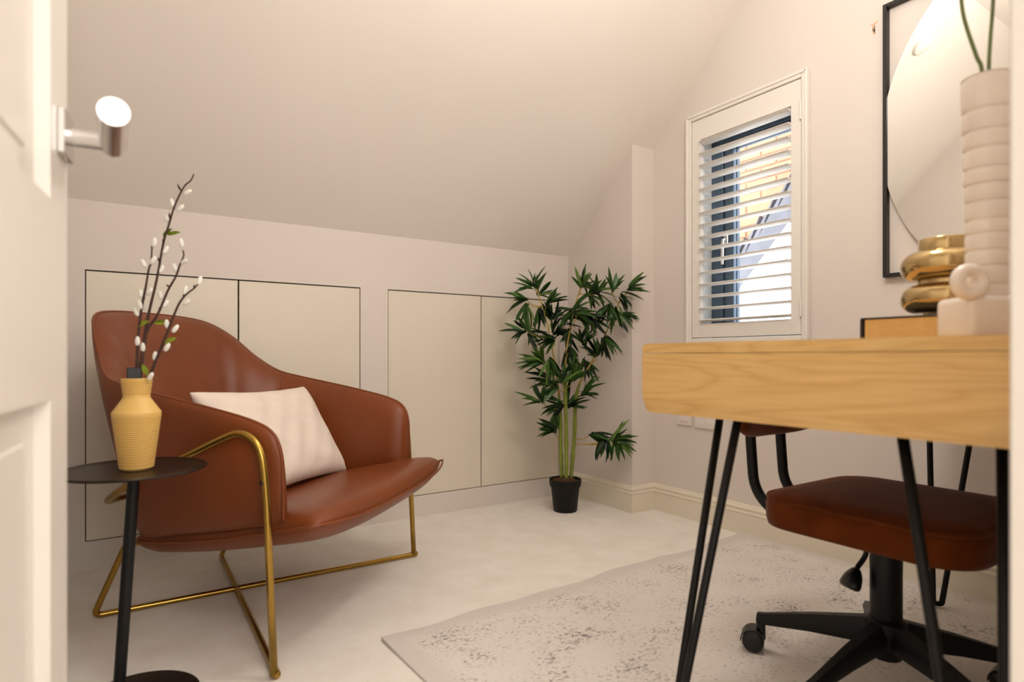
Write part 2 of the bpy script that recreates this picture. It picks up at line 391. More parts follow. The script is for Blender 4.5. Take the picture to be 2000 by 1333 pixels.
sh = empty('plantation_shutter', (XW, (1.267 + 1.839) / 2, .80)); tag(sh, 'white plantation shutter with open horizontal slats over the window', 'shutter')
oy, oz = sh.location.y, .80
def sb(bm, x0, x1, y0, y1, z0, z1, bev=.002): return box(bm, (x0 - XW, y0 - oy, z0 - oz), (x1 - XW, y1 - oy, z1 - oz), bev, 2)
FY0, FY1, FZ0, FZ1 = 1.267, 1.839, .80, 1.83; fw = .024
bm = B()
for a in ((FY0, FY0 + fw, FZ0, FZ1), (FY1 - fw, FY1, FZ0, FZ1), (FY0 + fw, FY1 - fw, FZ1 - fw, FZ1), (FY0 + fw, FY1 - fw, FZ0, FZ0 + fw)): sb(bm, XW - .022, XW + .012, *a, .004)
for a in ((FY0 - .003, FY0 + .010, FZ0, FZ1), (FY1 - .010, FY1 + .003, FZ0, FZ1), (FY0, FY1, FZ1 - .010, FZ1 + .003)): sb(bm, XW - .027, XW - .004, *a, .003)
obj('shutter_frame', bm, 'shutter', sh)
py0, py1, pz0, pz1 = FY0 + fw + .003, FY1 - fw - .003, FZ0 + fw + .003, FZ1 - fw - .003
OY0, OY1, OZ0, OZ1 = 1.335, 1.764, .888, 1.712
for nm, a in (('stile', (py0, OY0, pz0, pz1)), ('stile', (OY1, py1, pz0, pz1)), ('top_rail', (OY0, OY1, OZ1, pz1)), ('bottom_rail', (OY0, OY1, pz0, OZ0))):
    obj(nm, sb(B(), XW - .017, XW + .010, *a, .0015), 'shutter', sh)
NS = 16; pitch = (OZ1 - OZ0) / (NS - .45)
me = None
for i in range(NS):
    zc = OZ0 + pitch * (i + .28)
    if me is None:
        pr = [(.0315 * math.cos(2 * math.pi * k / 16), .0052 * math.sin(2 * math.pi * k / 16)) for k in range(16)]
        bm = prism(B(), pr, 1, 0, 1)
        for v in bm.verts: v.co = Vector((v.co.x, (v.co.y - .5) * (OY1 - OY0 - .004), v.co.z))
        o = obj('slat', bm, 'shutter', sh, True, 40); me = o.data
    else:
        o = bpy.data.objects.new('slat', me); COL.objects.link(o); o.parent = sh
    o.location = (-.004, (OY0 + OY1) / 2 - oy, zc - oz); o.rotation_euler = (0, math.radians(2), 0)
for z in (.93, 1.68):
    bm = B(); tube(bm, [(-.024, FY0 + fw + .001 - oy, z - .035 - oz), (-.024, FY0 + fw + .001 - oy, z + .035 - oz)], .004, 10)
    obj('hinge', bm, 'shutter', sh, True, 40)
# neighbour's brick gable and the white parapet outside
nb = struct(obj('wall_outside', box(B(), (3.61, .9, -.2), (3.75, 3.8, 2.75)), 'mortar'), 'sunlit brick wall of the neighbouring house')
me = None; cnt = 0
for r in range(28):
    for c in range(10):
        y = 1.3 + c * .225 + (.1125 if r % 2 else 0); z = .55 + r * .075
        if me is None:
            o = obj('brick', box(B(), (-.006, -.1075, -.0325), (.03, .1075, .0325), .004, 1), 'brick', nb); me = o.data
        else: o = bpy.data.objects.new('brick', me); COL.objects.link(o); o.parent = nb
        o.location = (3.606 + random.uniform(-.002, .002), y, z)
struct(obj('wall_parapet', prism(B(), [(2.95, -.2), (2.95, 1.539 - 1.071 * (2.95 - 2.088)), (1.2, 1.539 + 1.071 * .888), (1.2, -.2)], 0, 3.36, 3.5), 'render'), 'white rendered sloping parapet outside the window')
poly = [(2.95, .64), (1.2, 2.51)]; d = Vector((1.75, -1.87)).normalized(); up = Vector((d.y * -1, d.x))
k = 0; L = 2.56; cur = Vector((1.2, 2.51))
tops = []
while k * .17 < L:
    a = cur + d * (k * .17); tops += [tuple(a + up * .20), (a.x + .02, a.y + .40)]; k += 1
tops.append((2.95, .78))
obj('lead_flashing', prism(B(), poly + tops, 0, 3.52, 3.57), 'lead', nb)

# ------------------------------------------------------------------ tan leather armchair
th = math.radians(3.5)
CF0 = Vector((.654, -.757)); CL0 = Vector((-.757, -.654))
CL = math.cos(th) * CL0 + math.sin(th) * CF0
chair = empty('armchair', (.375, 1.99, 0), math.atan2(CL.y, CL.x))
tag(chair, 'tan leather tub armchair with a brass wire frame', 'armchair')
Tst = [(.400, .338, .36), (.402, .338, .45), (.404, .333, .52), (.406, .311, .564), (.409, .253, .592), (.410, .13, .621), (.408, 0, .647), (.400, -.10, .667), (.382, -.180, .690), (.340, -.247, .742), (.296, -.312, .812), (.235, -.372, .862), (.135, -.408, .879), (0, -.420, .882)]
Bst = [(.384, .336, .335), (.384, .334, .335), (.384, .331, .334), (.382, .311, .332), (.378, .258, .326), (.360, .14, .304), (.333, .01, .280), (.303, -.09, .257), (.273, -.150, .238), (.246, -.190, .225), (.205, -.215, .213), (.145, -.235, .206), (.08, -.245, .202), (0, -.248, .20)]
FAR = .935
def mirrored(st): return st + [(-x * FAR, y, z) for x, y, z in reversed(st[:-1])]
Tp = crom(mirrored(Tst), 8); Bp = crom(mirrored(Bst), 8); N = len(Tp)
bm = B(); rings = []; seam_edge = []; inner = []
fo = [.0, .03, .08, .18, .30, .43, .56, .68, .78, .86, .92, .96, .985, .996]
for i in range(N):
    a = Tp[max(i - 1, 0)]; b = Tp[min(i + 1, N - 1)]
    if i < 22: a, b = np.array((.40, .4, 0)), np.array((.41, .1, 0))
    if i > N - 23: a, b = np.array((-.39, .1, 0)), np.array((-.38, .4, 0))
    d = Vector((b[0] - a[0], b[1] - a[1], 0)).normalized(); n = Vector((d.y, -d.x, 0))        # inward
    if n.dot(Vector((-Tp[i][0], .05 - Tp[i][1], 0))) < 0: n = -n
    t = Vector(Tp[i]); q = Vector(Bp[i])
    back = max(0, min(1, (-.05 - t.y) / .25))
    x = max(0, min(1, (.339 - t.y) / .075)); tap = math.sqrt(max(0, 1 - (1 - x) ** 2))
    wo, wi = (.024 - .006 * back) * tap, (.042 + .022 * back) * tap
    outp, inp = [], []
    for f in fo:
        g = max(0, 1 - f ** 7) ** .5 * max(0, 1 - (1 - f) ** 9) ** .5
        c = q.lerp(t, f); outp.append(c - n * wo * g); inp.append(c + n * (wi * g + .045 * back * (1 - f) * tap) + Vector((0, 0, .0)))
    rings.append([bm.verts.new(v) for v in outp + [t] + list(reversed(inp[1:]))]); seam_edge.append(t.copy()); inner.append(inp)
m_ = len(rings[0])
for a, b in zip(rings, rings[1:]):
    for k in range(m_): bm.faces.new((a[k], a[(k + 1) % m_], b[(k + 1) % m_], b[k]))
bmesh.ops.remove_doubles(bm, verts=bm.verts, dist=1e-5)
shell = obj('shell', bm, 'leather', chair, True)
e1 = [Vector(Bp[0])] + seam_edge + [Vector(Bp[-1])]
obj('piping', tube(B(), e1, .0040, 8), 'leather', shell, True)
for i0 in (62, N - 63):      # seam where the arm meets the back
    pts = [seam_edge[i0]] + [inner[i0 + (j - 4) // 3 * (1 if i0 < N / 2 else -1)][12 - j] for j in range(0, 10)]
    obj('seam', tube(B(), crom(pts, 3), .0022, 6), 'leather', shell, True)
# seat pad
bm = B(); nu, nv = 24, 26; top = []; bot = []
F0, F1 = -.235, .476
for j in range(nv + 1):
    tt = j / nv; F = F0 + (F1 - F0) * tt
    wd = np.interp(F, [-.235, -.12, .05, .25, .40, .462], [.255, .305, .352, .395, .428, .442])
    zm = .224 + .165 * (F + .235)
    rt, rb = [], []
    for i in range(nu + 1):
        s = 2 * i / nu - 1
        fall = max(0, 1 - abs(s) ** 7) ** .5 * max(0, 1 - abs(2 * tt - 1) ** 7) ** .5
        ff = F - .030 * abs(s) ** 4 * (1 if F > .2 else 0) * max(0, (F - .2) / .26) + .008 * (1 - s * s) * max(0, (F - .2) / .26)
        z_ = zm + .018 * abs(s) ** 3 * max(0, (F - .1) / .36)
        rt.append(bm.verts.new((s * wd, ff, z_ + .060 * fall)))
        rb.append(rt[-1] if fall == 0 else bm.verts.new((s * wd, ff, z_ - .050 * fall)))
    top.append(rt); bot.append(rb)
for j in range(nv):
    for i in range(nu):
        bm.faces.new((top[j][i], top[j][i + 1], top[j + 1][i + 1], top[j + 1][i]))
        q = []
        for v in (bot[j][i], bot[j + 1][i], bot[j + 1][i + 1], bot[j][i + 1]):
            if v not in q: q.append(v)
        if len(q) >= 3 and not all(v in (top[j][i], top[j][i + 1], top[j + 1][i + 1], top[j + 1][i]) for v in q): bm.faces.new(q)
rim = [r[-1].co.copy() for r in top] + [v.co.copy() for v in reversed(top[-1][1:-1])] + [r[0].co.copy() for r in reversed(top)]
seat = subsurf(obj('seat', bm, 'leather', chair, True), 1)
obj('piping', tube(B(), rim, .0034, 8), 'leather', seat, True)
# brass wire frame
half = [(.436, .338, .009), (.440, .322, .40), (.441, .312, .500), (.441, .292, .545), (.440, .252, .563), (.438, .200, .548), (.434, .105, .505), (.422, -.035, .445), (.392, -.135, .398), (.335, -.225, .358), (.23, -.292, .338), (0, -.318, .332)]
pts = half + [(-x * (.942 if z > .05 else .97), y, z) for x, y, z in reversed(half[:-1])]
pth = [pts[0]] + [tuple(p) for p in crom(pts[1:-1], 4)] + [pts[-1]]
fr = obj('frame', tube(B(), pth, .0088, 12), 'brass', chair, True)
for s_ in (1, -1):
    z = .009 if s_ == 1 else .0095
    p = [(s_ * .436, .332, z + .006), (s_ * .433, .345, z), (-s_ * .262, -.350, z), (-s_ * .255, -.245, .222), (-s_ * .250, -.05, .232), (-s_ * .25, .05, .25)]
    obj('base_rod', tube(B(), fillet(p, .022, 5), .0086, 12), 'brass', chair, True)
    sc = B(); sphere(sc, (s_ * .448 if s_ > 0 else -.420, .314, .452), .005, 10, 6); obj('screw', sc, 'bronze', chair, True)
# cushion
def pillow(bm, w, h, t, n=22):
    T, Bo = [], []
    for j in range(n + 1):
        a, b = [], []
        for i in range(n + 1):
            u = 2 * i / n - 1; v = 2 * j / n - 1
            f = (max(0, 1 - u ** 4) * max(0, 1 - v ** 4)) ** .55
            x = u * w * (1 - .07 * (1 - v * v) ** 1) ; y = v * h * (1 - .09 * (1 - u * u))
            x += .02 * w * u * abs(u * v) ** 3; y += .02 * h * v * abs(u * v) ** 3
            wr = .004 * math.sin(9 * u + 4 * v) * math.sin(5 * v - 3 * u) + .003 * math.sin(17 * u - 8 * v)
            p = bm.verts.new((x, y, t * f + wr * f)); a.append(p)
            b.append(p if f == 0 else bm.verts.new((x, y, -t * f)))
        T.append(a); Bo.append(b)
    for j in range(n):
        for i in range(n):
            bm.faces.new((T[j][i], T[j][i + 1], T[j + 1][i + 1], T[j + 1][i]))
            q = []
            for v in (Bo[j][i], Bo[j + 1][i], Bo[j + 1][i + 1], Bo[j][i + 1]):
                if v not in q: q.append(v)
            if len(q) > 2: 
                try: bm.faces.new(q)
                except ValueError: pass
    return bm
cu = subsurf(obj('cushion', pillow(B(), .285, .175, .060), 'cushion', None, True), 1)
cm = chair.matrix_basis
ex = Vector((-1, 0, -.02)).normalized(); ey = Vector((.06, -.50, .86)).normalized(); ez = ex.cross(ey).normalized()
if ez.y < 0: ez = -ez
ey = ez.cross(ex) if ez.cross(ex).z > 0 else -ez.cross(ex)
R3 = Matrix((ex, ey, ex.cross(ey))).transposed().to_4x4()
cu.matrix_basis = cm @ Matrix.Translation((-.005, .056, .492)) @ R3
tag(cu, 'pale cream rectangular scatter cushion on the tan armchair', 'cushion')

# ------------------------------------------------------------------ side table, ochre vase, willow
tx, ty = at(262, 915, 1.27).x, at(262, 915, 1.27).y; TZ = .503
tb = empty('side_table', (tx, ty, 0)); tag(tb, 'small round dark bronze side table on a slanted pole', 'side table')
obj('table_top', lathe(B(), [(0, TZ - .016), (.05, TZ - .016), (.10, TZ - .010), (.136, TZ - .004), (.139, TZ - .001), (.138, TZ + .002), (.134, TZ + .0005), (.10, TZ), (0, TZ)], 64), 'bronze', tb, True, 35)
of = RT * -.034
obj('pole', tube(B(), [(of.x, of.y, .008), (0, 0, TZ - .012)], .0115, 16), 'black', tb, True, 40)
obj('base', lathe(B(), [(0, 0), (.122, 0), (.127, .003), (.125, .009), (.115, .012), (0, .012)], 56), 'bronze', tb, True, 35)
cp = RT * -.032 + FW * .02
obj('pole_cap', lathe(B(), [(0, TZ), (.015, TZ), (.014, TZ + .004), (.006, TZ + .006), (0, TZ + .006)], 20, (cp.x, cp.y)), 'bronze', tb, True, 35)
vx = at(267, 900, 1.262)
vase = empty('ribbed_vase', (vx.x, vx.y, TZ + .001)); tag(vase, 'ochre ribbed ceramic vase on the round side table', 'vase')
def vr(z):
    return np.interp(z, [0, .004, .115, .120, .150, .156, .186, .1905], [.029, .0315, .0455, .0455, .0255, .0250, .0290, .0285])
prof_ = [(0, 0), (.028, 0)]
z = .003
while z < .188:
    rib = .0009 if (z < .112 or z > .158) else 0
    for dz, s in ((0, -1), (.0012, .6), (.0025, .6), (.0037, -1)): prof_.append((vr(z + dz) + rib * s, z + dz))
    z += .0042
prof_ += [(.0288, .1905), (.0262, .1900), (.022, .155), (.035, .118), (.024, .01), (0, .01)]
obj('body', lathe(B(), prof_, 56), 'ochre', vase, True, 50)
ins = at(262, 731, 1.262); lp = ins - Vector((vx.x, vx.y, TZ + .001))
bm = B(); box(bm, (lp.x - .0135, lp.y - .012, lp.z - .035), (lp.x + .0135, lp.y + .012, lp.z + .014), .002, 1)
wrap = obj('stem_holder', bm, 'blackplastic', vase)
def Z7(p, Z): return at(p[0] / 2.898 + 200, p[1] / 2.898 + 320, Z)
br = [
 dict(lab='tallest willow branch with white catkins in the ochre vase', dz=(0, .05), pts=[(208, 1200), (235, 1000), (262, 850), (300, 690), (320, 590), (345, 450), (378, 340), (405, 250), (440, 170), (470, 120), (500, 95), (517, 60)],
      cat=[(482, 163), (395, 222), (440, 252), (365, 312), (358, 490), (333, 597), (255, 825)], leaf=[(405, 393), (368, 388)], bud=[(424, 130), (378, 293), (345, 437), (315, 545)]),
 dict(lab='leftmost short willow branch with white catkins in the ochre vase', dz=(-.005, -.03), pts=[(192, 1200), (205, 950), (225, 800), (245, 700), (262, 600), (275, 560), (280, 480)],
      cat=[(293, 447), (287, 548), (233, 565), (218, 738), (266, 725), (211, 800), (192, 840), (199, 1005)], leaf=[(228, 905)], bud=[(280, 480), (240, 770)]),
 dict(lab='willow branch with catkins leaning right between the tallest and the rightmost', dz=(.005, .02), pts=[(215, 1200), (250, 960), (310, 860), (370, 720), (415, 640), (440, 570), (460, 520), (455, 490)],
      cat=[(447, 450), (463, 555), (410, 590), (328, 745), (357, 795), (228, 1040)], leaf=[(330, 898), (205, 1205)], bud=[(362, 700), (322, 830)]),
 dict(lab='rightmost willow branch with catkins leaning out of the ochre vase', dz=(-.01, -.01), pts=[(262, 1215), (330, 1050), (385, 910), (430, 800), (470, 745), (520, 705), (545, 675)],
      cat=[(550, 662), (470, 718), (475, 787), (365, 908), (412, 935), (366, 1040), (298, 1090), (272, 1205)], leaf=[(385, 1000), (240, 1165)], bud=[(520, 700), (462, 745)])]
catme = leafme = None
def leafmesh(L, W, bend, n=5):
    bm = B(); rows = []
    for i in range(n + 1):
        t = i / n; w_ = W * (math.sin(math.pi * min(1, t * .92 + .08)) ** .8) * (1 - .15 * t) + .0004; z_ = -bend * t * t
        if i == n: rows.append([bm.verts.new((0, L, z_))])
        else: rows.append([bm.verts.new((-w_, t * L, z_ + w_ * .35)), bm.verts.new((0, t * L, z_)), bm.verts.new((w_, t * L, z_ + w_ * .35))])
    for a, b in zip(rows, rows[1:]):
        if len(b) == 3:
            bm.faces.new((a[0], a[1], b[1], b[0])); bm.faces.new((a[1], a[2], b[2], b[1]))
        else: bm.faces.new((a[0], a[1], b[0])); bm.faces.new((a[1], a[2], b[0]))
    r = bmesh.ops.solidify(bm, geom=bm.faces[:], thickness=.0006)
    return bm
def orient(o, pos, d, nrm):
    y = d.normalized(); x = y.cross(nrm)
    if x.length < 1e-4: x = y.orthogonal()
    x.normalize(); z_ = x.cross(y)
    o.matrix_basis = Matrix.Translation(pos) @ Matrix((x, y, z_)).transposed().to_4x4()
for q in br:
    P3 = [Z7(p, 1.262 + q['dz'][0] + (q['dz'][1] - q['dz'][0]) * i / (len(q['pts']) - 1)) for i, p in enumerate(q['pts'])]
    base = P3[0]; t = empty('willow_branch', base); tag(t, q['lab'], 'branch', 'willow branches in the ochre vase')
    pl = [Vector(p) - base for p in crom(P3, 4)]
    n_ = len(pl)
    bm = tube(B(), pl, [.0030 - .0017 * i / n_ for i in range(n_)], 8)
    for b_ in q['bud']:
        pb = Z7(b_, 1.262) - base; near = min(pl, key=lambda v: (v - pb).length)
        tube(bm, [near, near + (pb - near) * .6 + Vector((0, 0, .002)), near + (pb - near) + Vector((0, 0, .006))], [.0018, .0022, .0006], 6)
    obj('stem', bm, 'bark', t, True)
    def nearest(px):
        return min(range(n_), key=lambda i: (Vector((pl[i] - (Z7(px, 1.27) - base)).to_tuple()) - FW * (pl[i] - (Z7(px, 1.27) - base)).dot(FW)).length)
    for c in q['cat']:
        i = nearest(c); depth = (pl[i] + base).dot(FW); pc = Z7(c, depth + random.uniform(-.006, .006)) - base
        root = pl[max(0, i - 1)]
        d_ = (pc - root); d_ = (d_.normalized() + Vector((0, 0, .45))) if d_.length > 1e-4 else UP
        if catme is None:
            bm = B(); prof_c = [(0, -.0095), (.0028, -.0088), (.0044, -.005), (.0049, 0), (.0042, .005), (.0026, .009), (0, .0108)]
            lathe(bm, prof_c, 12)
            for v in bm.verts: v.co = Vector((v.co.x, v.co.z, v.co.y))
            o = obj('catkin', bm, 'catkin', t, True); catme = o.data
        else: o = bpy.data.objects.new('catkin', catme); COL.objects.link(o); o.parent = t
        orient(o, pc, d_, -FW)
    for c in q['leaf']:
        i = nearest(c); depth = (pl[i] + base).dot(FW); pc = Z7(c, depth) - base
        if leafme is None: o = obj('leaf', leafmesh(.026, .0058, .004), 'lime', t, True); leafme = o.data
        else: o = bpy.data.objects.new('leaf', leafme); COL.objects.link(o); o.parent = t
        d_ = (pc - pl[i]) + Vector((0, 0, .007)) + RT * .004; orient(o, pc - d_.normalized() * .013, d_, -FW + Vector((0, 0, .5)))

# ------------------------------------------------------------------ artificial bamboo
pp = (1.800, 2.262); plant = empty('bamboo_plant', (pp[0], pp[1], 0)); tag(plant, 'artificial bamboo plant in a small black pot in the corner', 'plant')
PB = Vector((pp[0], pp[1], 0)); ZP = PB.dot(FW)
obj('pot', lathe(B(), [(0, 0), (.054, 0), (.057, .004), (.069, .118), (.075, .120), (.078, .152), (.076, .154), (.072, .152), (.066, .12), (0, .115)], 40), 'pot', plant, True, 35)
bm = B(); lathe(bm, [(.071, .138), (.06, .146), (.045, .152), (.03, .160), (.015, .163), (0, .165)], 30)
for v in bm.verts: v.co.z += random.uniform(-.006, .008)
obj('soil', bm, 'soil', plant, True)
def pl_at(x, y, dz=0): return at(x, y, ZP + dz) - PB
stems = [[(1098, 945, 0), (1096, 900, 0), (1095, 850, 0), (1094, 800, 0), (1088, 740, 0), (1078, 680, -.02), (1066, 620, -.03), (1048, 565, -.02)],
         [(1106, 946, -.02), (1106, 880, -.02), (1105, 800, -.02), (1104, 740, -.02), (1106, 690, -.02), (1116, 630, -.01), (1128, 580, 0), (1138, 555, 0)],
         [(1114, 943, .01), (1118, 900, .01), (1122, 850, .01), (1124, 790, .01), (1132, 750, .0), (1160, 700, -.02), (1184, 650, -.05), (1205, 600, -.07), (1225, 570, -.08)]]
stem_pts = []
for st in stems:
    P3 = [pl_at(*p) for p in st]; P3[0].z = min(P3[0].z, .15); pl = [Vector(p) for p in crom(P3, 6)]; n_ = len(pl)
    rr = []
    for i in range(n_):
        r_ = np.interp(i / n_, [0, .42, .52, 1], [.0098, .0085, .0042, .0022])
        rr.append(float(r_) * (1.22 if i % 7 == 0 and i / n_ < .45 else 1))
    k0 = int(n_ * .5)
    cn = obj('stem', tube(B(), pl[:k0 + 1], rr[:k0 + 1], 10), 'cane', plant, True); obj('stem_tip', tube(B(), pl[k0:], rr[k0:], 8), 'twig', cn, True)
    stem_pts.append(pl)
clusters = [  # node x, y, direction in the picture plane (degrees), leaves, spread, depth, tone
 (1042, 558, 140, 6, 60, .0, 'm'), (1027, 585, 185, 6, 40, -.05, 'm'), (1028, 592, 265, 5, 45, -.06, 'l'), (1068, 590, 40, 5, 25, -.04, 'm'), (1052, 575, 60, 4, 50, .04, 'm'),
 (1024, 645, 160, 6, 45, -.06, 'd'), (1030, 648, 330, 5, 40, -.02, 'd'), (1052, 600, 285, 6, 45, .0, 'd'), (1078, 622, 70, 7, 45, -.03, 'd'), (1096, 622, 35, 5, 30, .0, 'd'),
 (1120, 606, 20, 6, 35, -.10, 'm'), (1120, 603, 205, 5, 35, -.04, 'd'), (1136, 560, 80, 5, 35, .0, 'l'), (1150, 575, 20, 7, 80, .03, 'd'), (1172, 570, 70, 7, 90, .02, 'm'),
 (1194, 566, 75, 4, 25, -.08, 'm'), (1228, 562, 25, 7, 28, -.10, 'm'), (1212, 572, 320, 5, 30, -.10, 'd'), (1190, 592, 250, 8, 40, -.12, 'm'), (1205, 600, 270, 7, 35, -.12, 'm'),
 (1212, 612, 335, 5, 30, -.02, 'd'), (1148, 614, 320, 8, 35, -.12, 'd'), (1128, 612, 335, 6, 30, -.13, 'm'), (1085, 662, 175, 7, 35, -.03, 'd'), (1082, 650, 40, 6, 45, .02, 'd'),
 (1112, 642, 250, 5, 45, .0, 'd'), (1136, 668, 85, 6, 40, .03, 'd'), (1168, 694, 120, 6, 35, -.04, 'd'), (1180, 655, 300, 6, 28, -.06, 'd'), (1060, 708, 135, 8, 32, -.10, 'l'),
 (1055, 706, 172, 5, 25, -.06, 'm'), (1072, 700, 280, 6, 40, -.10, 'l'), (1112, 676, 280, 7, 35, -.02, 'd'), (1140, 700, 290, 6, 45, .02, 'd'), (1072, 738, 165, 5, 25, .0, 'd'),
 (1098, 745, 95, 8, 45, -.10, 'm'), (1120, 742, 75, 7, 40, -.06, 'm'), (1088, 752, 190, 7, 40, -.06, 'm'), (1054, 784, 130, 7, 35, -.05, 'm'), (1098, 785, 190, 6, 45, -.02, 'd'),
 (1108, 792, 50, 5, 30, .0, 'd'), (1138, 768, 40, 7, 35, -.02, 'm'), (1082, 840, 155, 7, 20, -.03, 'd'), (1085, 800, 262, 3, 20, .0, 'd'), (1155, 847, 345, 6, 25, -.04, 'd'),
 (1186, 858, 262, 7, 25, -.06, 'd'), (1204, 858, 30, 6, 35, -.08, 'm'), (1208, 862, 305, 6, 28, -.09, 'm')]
lmesh = {}
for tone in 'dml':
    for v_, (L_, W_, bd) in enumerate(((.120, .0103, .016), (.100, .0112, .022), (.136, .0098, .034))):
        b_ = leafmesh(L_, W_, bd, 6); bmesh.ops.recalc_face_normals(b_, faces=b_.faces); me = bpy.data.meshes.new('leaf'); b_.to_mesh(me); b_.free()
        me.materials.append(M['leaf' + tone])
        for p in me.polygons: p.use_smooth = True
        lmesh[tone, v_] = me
XLIM = PX - .02
filler = B()
for (cx, cy, dg, n_, spr, dz, tone) in clusters:
    node = pl_at(cx, cy, dz)
    best = min((s for st in stem_pts for s in st), key=lambda s: (s - node - Vector((0, 0, -.05))).length + (0 if s.z < node.z - .01 else .3))
    mid = best.lerp(node, .55) + Vector((0, 0, -.012))
    bch = obj('branch', tube(B(), crom([best, mid, node], 4), [.0022] * 6 + [.0018, .0016, .0014], 6), 'twig', plant, True)
    for i in range(n_):
        a = math.radians(dg + spr * (2 * (i + .5) / n_ - 1) * 1.15 + random.uniform(-8, 8))
        fw_ = random.uniform(-.75, .35)
        d_ = RT * math.cos(a) + UP * math.sin(a) + FW * fw_; d_.normalize()
        root = node.lerp(mid, random.random() ** 2 * .55) + Vector((random.uniform(-.008, .008), random.uniform(-.008, .008), random.uniform(-.010, .010)))
        for _ in range(12):
            tip = root + PB + d_ * .14
            if tip.y > YK - .02: d_.y -= .15; d_.normalize()
            elif tip.x > XLIM and tip.y > PY - .03: d_.x -= .15; d_.y -= .05; d_.normalize()
            else: break
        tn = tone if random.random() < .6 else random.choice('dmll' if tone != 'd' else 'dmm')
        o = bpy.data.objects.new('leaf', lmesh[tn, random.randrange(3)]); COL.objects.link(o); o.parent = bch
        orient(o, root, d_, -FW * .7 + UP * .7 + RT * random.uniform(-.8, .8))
        s_ = random.uniform(.72, 1.0); o.scale = (s_, s_, s_)
    for i in range(5):
        a = math.radians(dg + random.uniform(-1.5, 1.5) * spr); d_ = (RT * math.cos(a) + UP * (math.sin(a) - .15) + FW * random.uniform(-.9, .2)).normalized()
        root = node.lerp(mid, random.uniform(0, .35)); tip = root + PB + d_ * .12
        if tip.y > YK - .03 or (tip.x > XLIM - .01 and tip.y > PY - .04): continue
        tm = bpy.data.objects.new('tmp', None); orient(tm, root, d_, -FW * .7 + UP * .7 + RT * random.uniform(-.8, .8))
        k0 = len(filler.verts); filler.from_mesh(lmesh['m' if i % 2 else 'd', i % 3]); filler.verts.ensure_lookup_table()
        sc_ = Matrix.Scale(random.uniform(.62, .9), 4)
        for v in filler.verts[k0:]: v.co = tm.matrix_basis @ sc_ @ v.co
        bpy.data.objects.remove(tm)
fl = obj('small_leaves', filler, 'leafm', plant, True); fl['kind'] = 'stuff'

# ------------------------------------------------------------------ rug
RW, RH = .80, .50; rc = Vector((1.392, 1.015, 0)); ra = math.radians(2.2)
bm = B(); nx, ny = 64, 40; G = []; G2 = []
def rz(x, y): return .0085 + .0028 * (1 + math.sin(7.3 * x + 1.2)) * max(0, (y - .36) / .14) + .002 * math.sin(5 * x) * math.sin(6 * y) * (1 if abs(x) < .78 else 0)
for j in range(ny + 1):
    r, r2 = [], []
    for i in range(nx + 1):
        x = -RW + 2 * RW * i / nx; y = -RH + 2 * RH * j / ny
        e = .006 * math.sin(11 * x) + .005 * math.sin(23 * x + 1); yy = y + e * max(0, (y - .3) / .2)
        z_ = max(.006, rz(x, y)) * (1 if (0 < i < nx and 0 < j < ny) else .8)
        r.append(bm.verts.new((x, yy, z_))); r2.append(bm.verts.new((x, yy, .0005 + max(0, z_ - .0085) * (0 if (0 < i < nx and 0 < j < ny) else .6))))
    G.append(r); G2.append(r2)
for j in range(ny):
    for i in range(nx):
        bm.faces.new((G[j][i], G[j][i + 1], G[j + 1][i + 1], G[j + 1][i])); bm.faces.new((G2[j][i], G2[j + 1][i], G2[j + 1][i + 1], G2[j][i + 1]))
for i in range(nx):
    bm.faces.new((G[0][i], G2[0][i], G2[0][i + 1], G[0][i + 1])); bm.faces.new((G[ny][i], G[ny][i + 1], G2[ny][i + 1], G2[ny][i]))
for j in range(ny):
    bm.faces.new((G[j][0], G[j + 1][0], G2[j + 1][0], G2[j][0])); bm.faces.new((G[j][nx], G2[j][nx], G2[j + 1][nx], G[j + 1][nx]))
rug = obj('rug', bm, 'rug', None, True, 50); rug.location = rc; rug.rotation_euler = (0, 0, ra)
tag(rug, 'thin beige distressed pattern rug on the carpet under the desk', 'rug')
RUGZ = .0115

# ------------------------------------------------------------------ desk
DY0, DY1, DXa, DXb, DT, DB = .222, .800, .820, 2.07, .765, .6375
desk = empty('desk', (DXa, DY0, 0)); tag(desk, 'oak desk with black hairpin legs', 'desk')
LX, LY = DXb - DXa, DY1 - DY0
def slab(z0, z1, rt, rb):
    def outline(zb):
        pl = []
        for cy_, cz_, r, a0 in ((LY - rb, zb + rb, rb, -90), (LY - rt, z1 - rt, rt, 0), (rt, z1 - rt, rt, 90), (rb, zb + rb, rb, 180)):
            pl += [(cy_ + r * math.cos(math.radians(a0 + 15 * k)), cz_ + r * math.sin(math.radians(a0 + 15 * k))) for k in range(7)]
        return pl
    bm = B(); ch = .008 if rb > .005 else .0015
    rg = [[bm.verts.new((x, y, z)) for y, z in outline(z0 + (ch * 2.2 if (x in (0, LX) and rb > .005) else 0))] for x in (0, ch, LX - ch, LX)]
    n = len(rg[0])
    for a, b in zip(rg, rg[1:]):
        for k in range(n): bm.faces.new((a[k], a[(k + 1) % n], b[(k + 1) % n], b[k]))
    bm.faces.new(rg[0]); bm.faces.new(rg[-1])
    return bm
obj('desk_top', slab(DT - .0175, DT, .011, .0008), 'oak', desk, True, 40)
obj('desk_body', slab(DB, DT - .0185, .0008, .014), 'oak', desk, True, 28)
dw = LX / 2
for i in range(2):
    dr = obj('drawer', box(B(), (.02 if i == 0 else dw + .002, LY - .0215, DB + .014), (dw - .002 if i == 0 else LX - .02, LY + .0005, DT - .028), .001, 1), 'oak', desk, True, 40)
